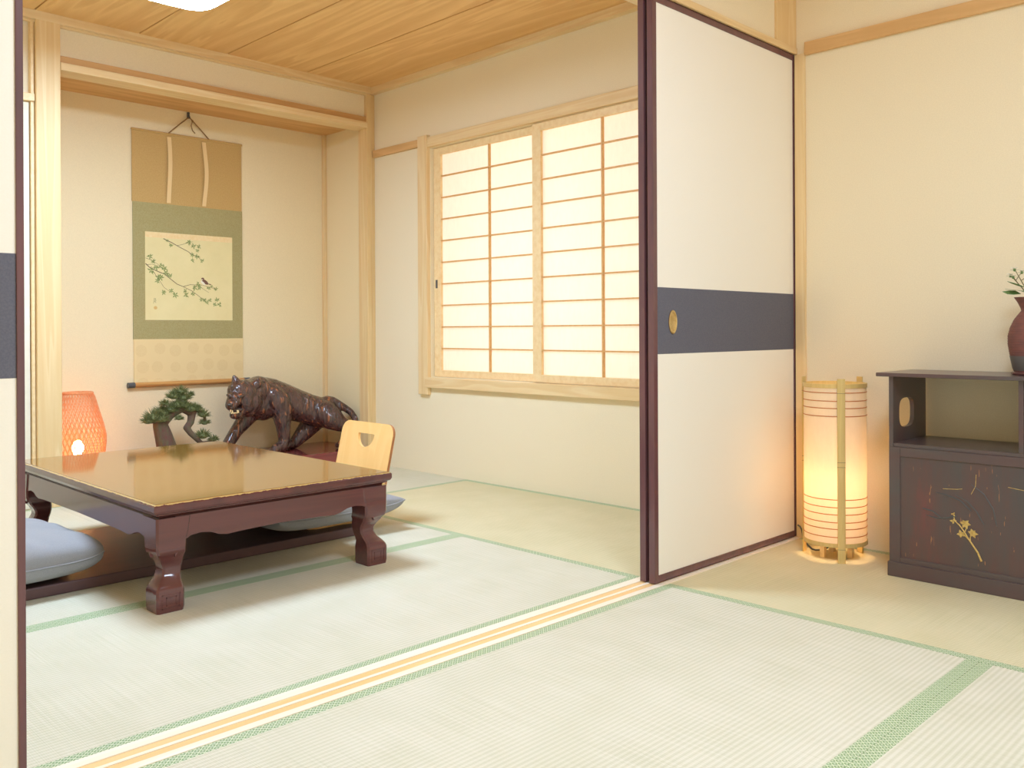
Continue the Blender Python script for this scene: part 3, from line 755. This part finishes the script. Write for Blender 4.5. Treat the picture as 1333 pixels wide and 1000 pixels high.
# ------------------------------------------------------------------ BONSAI
bz = empty('bonsai_pine', (-1.10, 2.86, .095), 'small dark bonsai pine with twisted trunk, between woven lamp and tiger', 'bonsai')
M().lathe([(.085, 0), (.09, .004), (.105, .035), (.115, .045), (.115, .05), (.10, .05), (.098, .044), (.02, .044)], (-1.10, 2.86, .095), 32).build('pot', 'pot', bz, smooth=40)
M().ell((-1.10, 2.86, .137), (.096, .096, .022)).build('moss', 'moss', bz, smooth=80)
blobmesh([[(-1.135, 2.86, .13, .056), (-1.155, 2.86, .19, .049), (-1.17, 2.86, .247, .044), (-1.186, 2.86, .299, .037), (-1.197, 2.86, .332, .028)],
          [(-1.186, 2.86, .307, .028), (-1.129, 2.87, .353, .022), (-1.068, 2.87, .385, .022), (-1.019, 2.86, .354, .021), (-1.032, 2.85, .308, .018), (-1.058, 2.84, .282, .017), (-1.042, 2.83, .254, .015), (-1.014, 2.82, .224, .014), (-.989, 2.82, .197, .012)],
          [(-1.064, 2.87, .384, .018), (-1.084, 2.87, .429, .012), (-1.068, 2.87, .468, .009)],
          [(-1.019, 2.86, .354, .014), (-.99, 2.86, .37, .01), (-.955, 2.85, .33, .008), (-.957, 2.85, .30, .006)],
          [(-.989, 2.82, .197, .010), (-.93, 2.81, .205, .006)], [(-1.197, 2.86, .33, .015), (-1.25, 2.84, .325, .008)]],
         .004, 'trunk', 'bark', bz, 1)
PADS = [(-1.195, 2.835, .338, .042), (-1.035, 2.845, .378, .036), (-1.105, 2.85, .402, .034), (-1.222, 2.85, .345, .052), (-1.165, 2.88, .365, .045), (-1.258, 2.84, .330, .032), (-1.130, 2.86, .380, .036), (-1.113, 2.87, .447, .037), (-1.074, 2.87, .470, .034), (-1.060, 2.86, .436, .032), (-1.022, 2.87, .450, .018), (-.998, 2.86, .375, .033), (-.962, 2.85, .342, .033), (-.955, 2.85, .300, .026), (-1.098, 2.84, .333, .020), (-.980, 2.82, .236, .038), (-.926, 2.81, .212, .024), (-1.065, 2.85, .397, .034), (-1.165, 2.86, .412, .024)]
rn = random.Random(11)
for (x, y, z, r_) in PADS:
    m = M(); r_ *= 1.18
    m.ell((x, y, z), (r_ * .62, r_ * .62, r_ * .36), 10, 6)
    for k in range(int(70 + 2600 * r_)):
        a = rn.uniform(0, 2 * PI); e = rn.uniform(-.35, 1.0)
        ce = math.cos(e * PI / 2)
        d = Vector((math.cos(a) * ce, math.sin(a) * ce, math.sin(e * PI / 2) * .8 + .12)).normalized()
        b0 = Vector((x, y, z)) + Vector((d.x * r_ * .5, d.y * r_ * .5, d.z * r_ * .26)) * rn.uniform(.6, 1.1)
        L = r_ * rn.uniform(.42, .72) + .006; t = b0 + d * L
        s1 = d.cross(Vector((0, 0, 1)) if abs(d.z) < .9 else Vector((1, 0, 0))).normalized() * .0017; s2 = d.cross(s1).normalized() * .0017
        m.add([b0 + s1, b0 - s1 * .5 + s2, b0 - s1 * .5 - s2, t], [(0, 1, 3), (1, 2, 3), (2, 0, 3), (0, 2, 1)])
    m.build('needle_pad', 'needle', bz)

# ------------------------------------------------------------------ PAPER LANTERN
LC = (-.166, -.227)
ln = empty('paper_lantern', (LC[0], LC[1], 0), 'tall white paper lantern with bamboo posts, lit, in the corner by the sliding door', 'lamp')
RL = .1015
M().lathe([(RL, .055), (RL, .585), (RL - .0012, .585), (RL - .0012, .055)], (LC[0], LC[1], 0), 72, cap=False).build('lantern_shade', 'lshade', ln, smooth=60)
def band(z0, z1, r0, r1): return M().loft([[(LC[0] + r_ * math.cos(2 * PI * j / 64), LC[1] + r_ * math.sin(2 * PI * j / 64), z) for j in range(64)] for r_, z in ((r0, z0), (r1, z0), (r1, z1), (r0, z1))], cap=False, closed=True)
band(.580, .594, RL - .003, RL + .003).build('rim_band', 'bamboo', ln, smooth=40)
band(.050, .063, RL - .003, RL + .003).build('rim_band', 'bamboo', ln, smooth=40)
for z in (.5645, .537, .513, .486, .2085, .183, .159, .133, .111, .084):
    M().tube([(LC[0] + (RL + .0006) * math.cos(2 * PI * j / 64), LC[1] + (RL + .0006) * math.sin(2 * PI * j / 64), z) for j in range(64)], .0015, 6, closed=True).build('rib', 'rib', ln, smooth=60)
for ang in (-144, -24, 96):
    c, s = math.cos(R(ang)), math.sin(R(ang)); pr = M()
    for (z0, z1) in ((0, .045), (.0465, .318), (.3195, .334), (.3355, .563), (.5645, .612)):
        x0, y0 = LC[0] + (RL + .0075) * c, LC[1] + (RL + .0075) * s
        h = .0125
        pr.loft([[(x0 - s * h * u - c * .0035 * w_, y0 + c * h * u - s * .0035 * w_, z) for u, w_ in ((-1, 1), (-1, -.4), (-.6, -1), (.6, -1), (1, -.4), (1, 1))] for z in (z0, z0 + .001, z1 - .001, z1)])
    bp = pr.build('bamboo_post', 'bamboo', ln, smooth=35)
    for z in (.0457, .3187, .3347, .5637):
        x0, y0 = LC[0] + (RL + .0072) * c, LC[1] + (RL + .0072) * s
        nd = M().loft([[(x0 - s * .0125 * u - c * .0033 * w_, y0 + c * .0125 * u - s * .0033 * w_, zz) for u, w_ in ((-1, 1), (-1, -.6), (-.6, -1), (.6, -1), (1, -.6), (1, 1))] for zz in (z - .001, z + .001)])
        nd.build('node_ring', 'bamdark', bp)
bs = M().lathe([(.062, .040), (.064, .042), (.064, .052), (.062, .054)], (LC[0], LC[1], 0), 40)
for ang in (-84, 36, 156):
    c, s = math.cos(R(ang)), math.sin(R(ang))
    bs.tube([(LC[0] + .05 * c, LC[1] + .05 * s, .047), (LC[0] + .100 * c, LC[1] + .100 * s, .055)], .005, 6)
    bs.box(LC[0] + .052 * c - .008, LC[0] + .052 * c + .008, LC[1] + .052 * s - .008, LC[1] + .052 * s + .008, 0, .041)
bs.build('base_plate', 'woodX', ln)
M().lathe([(.017, .054), (.018, .18), (.012, .19)], (LC[0], LC[1], 0), 20).build('socket', 'plastic', ln, smooth=40)
M().lathe([(.010, .19), (.016, .205), (.030, .245), (.032, .27), (.026, .295), (.008, .308)], (LC[0], LC[1], 0), 24).build('bulb', 'bulb', ln, smooth=80)
M().tube([(-.0125, -.010, .047), (-.024, -.024, .046), (-.034, -.036, .037), (-.042, -.044, .021), (-.052, -.052, .006), (-.075, -.070, .0035), (-.115, -.105, .0035), (-.150, -.135, .0035), (-.155, -.150, .0035), (-.140, -.163, .0035), (-.112, -.170, .006), (-.118, -.195, .03), (-.13, -.21, .044)], .003, 8).build('power_cord', 'black', ln, smooth=60)

# ------------------------------------------------------------------ DARK CABINET
KX0, KX1, KY0, KY1 = -.282, -.012, -1.26, -.459
kb = empty('lacquer_cabinet', ((KX0 + KX1) / 2, (KY0 + KY1) / 2, 0), 'dark lacquered cabinet with open shelf and gold flower, against the right wall', 'cabinet')
M().box(KX0 - .012, -.006, KY0 - .036, KY1 + .036, .627, .639).build('top_board', 'cab', kb, bevel=.002)
# side board with an oval cut-out in its upper half
oval = rrect(-.170, -.105, .462, .566, .02, 6)
oval = [(-.172 + .060 * math.copysign(abs(math.cos(a)) ** .6, math.cos(a)), .509 + .047 * math.copysign(abs(math.sin(a)) ** .6, math.sin(a))) for a in [2 * PI * k / 40 for k in range(40)]]
for y in (KY1 - .013, KY0):
    M().plate([(KX0 + .002, .045), (KX1, .045), (KX1, .627), (KX0 + .002, .627)], [oval], .013, lambda u, v, w_, y=y: (u, y + w_, v)).build('side_panel', 'cab', kb)
M().box(KX0 + .002, KX1, KY1 - .382, KY1 - .369, .419, .627).build('divider', 'cab', kb, bevel=.001)
M().box(KX0 + .003, KX1, KY0 + .013, KY1 - .013, .407, .4185).build('shelf', 'cab', kb, bevel=.001)
fr = M().box(KX0, KX0 + .016, KY1 - .034, KY1, .045, .407).box(KX0, KX0 + .016, KY0, KY0 + .03, .045, .407)
fr.box(KX0, KX0 + .016, KY0 + .03, KY1 - .034, .378, .407).box(KX0, KX0 + .016, KY0 + .03, KY1 - .034, .045, .062)
fr.build('face_frame', 'cab', kb, bevel=.0015)
ph_ = M().box(KX0 + .004, KX0 + .014, KY0 + .03, KY1 - .034, .062, .378).build('front_panel', 'cabpanel', kb)
M().box(KX0 - .006, KX1, KY0 - .004, KY1 + .004, 0, .046).build('plinth', 'cab', kb, bevel=.002)
fx = KX0 + .003
def gp(px, py):     # gold sprig drawn in its own little plan (y, z)
    return (px, py)
gm = M()
def gstroke(m, pts, r0, r1):
    n = len(pts); m.tube([(fx, y, z) for y, z in pts], [r0 + (r1 - r0) * k / (n - 1) for k in range(n)], 6, flat=(1, 1))
gstroke(gm, [(-.728, .091), (-.718, .115), (-.702, .138), (-.692, .152), (-.680, .172), (-.666, .190), (-.655, .199)], .0030, .0014)
gstroke(gm, [(-.692, .150), (-.684, .158), (-.674, .164)], .0016, .0012)
gstroke(gm, [(-.698, .142), (-.697, .156), (-.702, .168)], .0016, .0012)
gstroke(gm, [(-.682, .170), (-.687, .184), (-.683, .194)], .0016, .0012)
gstroke(gm, [(-.664, .190), (-.655, .200), (-.651, .212)], .0014, .0010)
gm.build('gold_stem', 'gold', kb)
gl = M(); rn = random.Random(3)
for (y, z, s, n) in ((-.672, .163, 1.0, 5), (-.704, .170, 1.1, 6), (-.683, .196, 1.15, 6), (-.651, .199, .8, 4), (-.650, .219, .6, 3)):
    for k in range(n):
        a = 2 * PI * k / n + rn.uniform(-.3, .3); L = .0125 * s * rn.uniform(.8, 1.2); wv = .0040 * s
        ca, sa = math.cos(a), math.sin(a)
        q = [(0, 0), (L * .5 * ca - wv * sa, L * .5 * sa + wv * ca), (L * ca, L * sa), (L * .5 * ca + wv * sa, L * .5 * sa - wv * ca)]
        gl.loft([[(fx + d, y + u, z + v) for u, v in q] for d in (.0012, -.0012)])
gl.build('gold_flower', 'gold', kb)
for pts in ([(-.735, .20), (-.715, .235), (-.69, .262), (-.655, .28)], [(-.66, .215), (-.63, .205), (-.60, .20), (-.57, .206)], [(-.70, .235), (-.67, .262), (-.63, .275), (-.60, .278)], [(-.77, .20), (-.76, .25), (-.735, .29), (-.70, .315)], [(-.62, .20), (-.59, .22), (-.56, .225)]):
    M().tube([(fx + .0006, y, z) for y, z in pts], [.0016, .0022, .0018, .0008][:len(pts)], 6).build('painted_grass', 'black', kb)
for pts in ([(-.70, .285), (-.712, .31), (-.714, .345)], [(-.80, .318), (-.845, .313), (-.89, .312)], [(-.62, .292), (-.66, .295), (-.675, .298)]):
    M().tube([(fx + .0006, y, z) for y, z in pts], .0009, 5).build('gold_line', 'gold', kb)

# ------------------------------------------------------------------ VASE AND SPRIGS
VC = (-.15, -.838, .6395)
va = empty('vase', VC, 'dark maroon pottery vase on top of the lacquered cabinet', 'vase')
M().lathe([(.050, .001), (.056, .008), (.060, .020), (.0665, .055), (.072, .09), (.072, .115), (.066, .140), (.056, .163), (.044, .180), (.0365, .190), (.038, .197), (.046, .215), (.054, .2275), (.0555, .230), (.051, .230), (.044, .215), (.034, .197), (.033, .186), (.05, .15), (.05, .02), (.02, .015)], VC, 48).build('vase_body', 'vase', va, smooth=60)
gr = M()
for k in range(16):
    z = .062 + k * .0075; r_ = .0
    pr_ = [(.020, .060), (.055, .0665), (.09, .072), (.115, .072), (.140, .066), (.163, .056), (.180, .044), (.19, .0365)]
    for (za, ra), (zb, rb_) in zip(pr_[:-1], pr_[1:]):
        if za <= z <= zb: r_ = ra + (rb_ - ra) * (z - za) / (zb - za)
    gr.tube([(VC[0] + (r_ - .0002) * math.cos(2 * PI * j / 48), VC[1] + (r_ - .0002) * math.sin(2 * PI * j / 48), VC[2] + z) for j in range(48)], .0011, 5, closed=True)
gr.build('throwing_ridges', 'vase', va, smooth=60)
M().lathe([(.0575, .012), (.0605, .020), (.0648, .042), (.0668, .052), (.0676, .056), (.066, .056), (.058, .02)], VC, 48).build('glaze_band', 'vasebase', va, smooth=60)
M().lathe([(.062, 0), (.064, .002), (.064, .007), (.060, .010), (.03, .010)], VC, 40).build('foot_ring', 'lacq', va, smooth=40)
rn = random.Random(21)
def sprig(tip, mid, label, nfl, leafy, face):
    o = empty('flower_sprig', (VC[0], VC[1], VC[2] + .03), label, 'flower', 'white flower sprigs in the maroon vase')
    cf, sf = math.cos(R(face)), math.sin(R(face)); base = (VC[0] + .018 * cf, VC[1] + .018 * sf, VC[2] + .05)
    neck = (VC[0] + .020 * cf, VC[1] + .020 * sf, VC[2] + .215)
    s = M().tube([base, neck, mid, tip], [.002, .0019, .0016, .001], 6)
    heads = [tip]
    for k in range(nfl - 1):
        t = .35 + .5 * k / max(1, nfl - 1); p = [mid[i_] + (tip[i_] - mid[i_]) * t for i_ in range(3)]
        q = (p[0] + rn.uniform(-.02, .02), p[1] + rn.uniform(-.03, .03), p[2] + rn.uniform(.01, .03)); s.tube([p, q], [.0012, .0008], 5); heads.append(q)
    s.build('stem', 'stemg', o)
    for h in heads:
        f = M()
        for k in range(6):
            a = 2 * PI * k / 6; L = .011; ca, sa = math.cos(a), math.sin(a)
            pp = [(0, 0, 0), (L * .5 * ca - .003 * sa, L * .5 * sa + .003 * ca, .003), (L * ca, L * sa, .005), (L * .5 * ca + .003 * sa, L * .5 * sa - .003 * ca, .003)]
            f.loft([[(h[0] + x, h[1] + y, h[2] + z + d) for x, y, z in pp] for d in (0, .0008)])
        bl = f.build('blossom', 'petal', o)
        g = M().ell((h[0], h[1], h[2] - .002), (.004, .004, .005), 8, 6)
        for k in range(4):
            a = 2 * PI * k / 4 + .4; ca, sa = math.cos(a), math.sin(a); L = .012
            g.loft([[(h[0] + x, h[1] + y, h[2] - .003 + z + d) for x, y, z in ((0, 0, 0), (L * .5 * ca - .002 * sa, L * .5 * sa + .002 * ca, .001), (L * ca, L * sa, .001), (L * .5 * ca + .002 * sa, L * .5 * sa - .002 * ca, .001))] for d in (0, .0006)])
        g.build('sepal', 'leaf', bl)
    for k in range(leafy):
        a = R(face) + rn.uniform(-.6, .6); ca, sa = math.cos(a), math.sin(a); c0 = Vector((VC[0] + .03 * ca, VC[1] + .03 * sa, VC[2] + .238 + rn.uniform(0, .02))); L = rn.uniform(.04, .06); wv = .010
        d = Vector((ca, sa, rn.uniform(.08, .4))).normalized(); sd = Vector((-sa, ca, 0)) * wv
        q = [c0, c0 + d * L * .3 + sd, c0 + d * L * .7 + sd * .8, c0 + d * L, c0 + d * L * .7 - sd * .8, c0 + d * L * .3 - sd]
        M().loft([[p + Vector((0, 0, z)) for p in q] for z in (0, .001)]).build('leaf', 'leaf', o)
sprig((-.15, -.772, .937), (-.15, -.806, .894), 'white flower sprig in the maroon vase, leaning furthest left', 3, 2, 75)
sprig((-.175, -.790, .953), (-.172, -.816, .90), 'white flower sprig in the maroon vase, second from the left and taller', 2, 2, 165)
sprig((-.105, -.850, .965), (-.115, -.846, .91), 'upright white flower sprig in the middle of the maroon vase', 2, 2, -5)
sprig((-.15, -.895, .945), (-.15, -.866, .90), 'white flower sprig in the maroon vase, leaning right out of the photo', 3, 2, -95)
lv = bpy.data.objects.get('flower_sprig')
M().loft([[(-.15, -.800, VC[2] + .008 + .232 + d), (-.15, -.785, VC[2] + .008 + .242 + d), (-.155, -.768, VC[2] + .008 + .243 + d), (-.16, -.752, VC[2] + .008 + .240 + d), (-.168, -.768, VC[2] + .008 + .232 + d), (-.168, -.785, VC[2] + .008 + .230 + d)] for d in (0, .001)]).build('leaf', 'leaf', lv)

# ------------------------------------------------------------------ LIGHT
def light(name, typ, loc, energy, color, **kw):
    l = bpy.data.lights.new(name, typ); l.energy = energy; l.color = color
    for k, v in kw.items(): setattr(l, k, v)
    o = bpy.data.objects.new(name, l); COL.objects.link(o); o.location = loc; return o
# daylight outside the paper window
d = light('window_daylight', 'AREA', (.7, 1.35, 1.15), 11, (1.0, .93, .90), shape='RECTANGLE', size=1.9, size_y=1.6)
d.rotation_euler = (0, R(90), 0)
# bulbs
light('lantern_bulb_light', 'POINT', (LC[0], LC[1], .27), 10, (1.0, .87, .70), shadow_soft_size=.03)
light('woven_lamp_bulb_light', 'POINT', (WC[0], WC[1], .235), 9, (1.0, .82, .66), shadow_soft_size=.022)
for o in bpy.data.objects:
    if o.name.startswith('bulb'): o.visible_shadow = True

wd = bpy.data.worlds.new('world'); sc.world = wd; wd.use_nodes = True
bg = wd.node_tree.nodes['Background']; bg.inputs[0].default_value = lin((255, 246, 226)); bg.inputs[1].default_value = .55

# ------------------------------------------------------------------ CAMERA
cam = bpy.data.cameras.new('camera'); co = bpy.data.objects.new('camera', cam); COL.objects.link(co)
from mathutils import Matrix
yaw, pit, rol = R(45.2455), R(-.0571), R(-.2736)
Fw = Vector((math.cos(yaw), math.sin(yaw), 0)); Rt = Vector((math.sin(yaw), -math.cos(yaw), 0)); Z = Vector((0, 0, 1))
F2 = Fw * math.cos(pit) + Z * math.sin(pit); U = Z * math.cos(pit) - Fw * math.sin(pit)
R2 = Rt * math.cos(rol) + U * math.sin(rol); U2 = U * math.cos(rol) - Rt * math.sin(rol)
mtx = Matrix((( R2.x, U2.x, -F2.x, -3.1027), (R2.y, U2.y, -F2.y, -1.6172), (R2.z, U2.z, -F2.z, .7778), (0, 0, 0, 1)))
co.matrix_world = mtx
cam.sensor_width = 36; cam.lens = 1158.5 / 1333 * 36; cam.shift_y = -68.5 / 1333; cam.clip_start = .02
sc.camera = co
sc.view_settings.view_transform = 'Standard'; sc.view_settings.look = 'None'; sc.view_settings.gamma = 1; sc.view_settings.exposure = .9
sc.view_settings.use_curve_mapping = False
try:
    sc.cycles.use_denoising = True; sc.cycles.max_bounces = 10; sc.cycles.diffuse_bounces = 6; sc.cycles.sample_clamp_indirect = 4
except Exception: pass
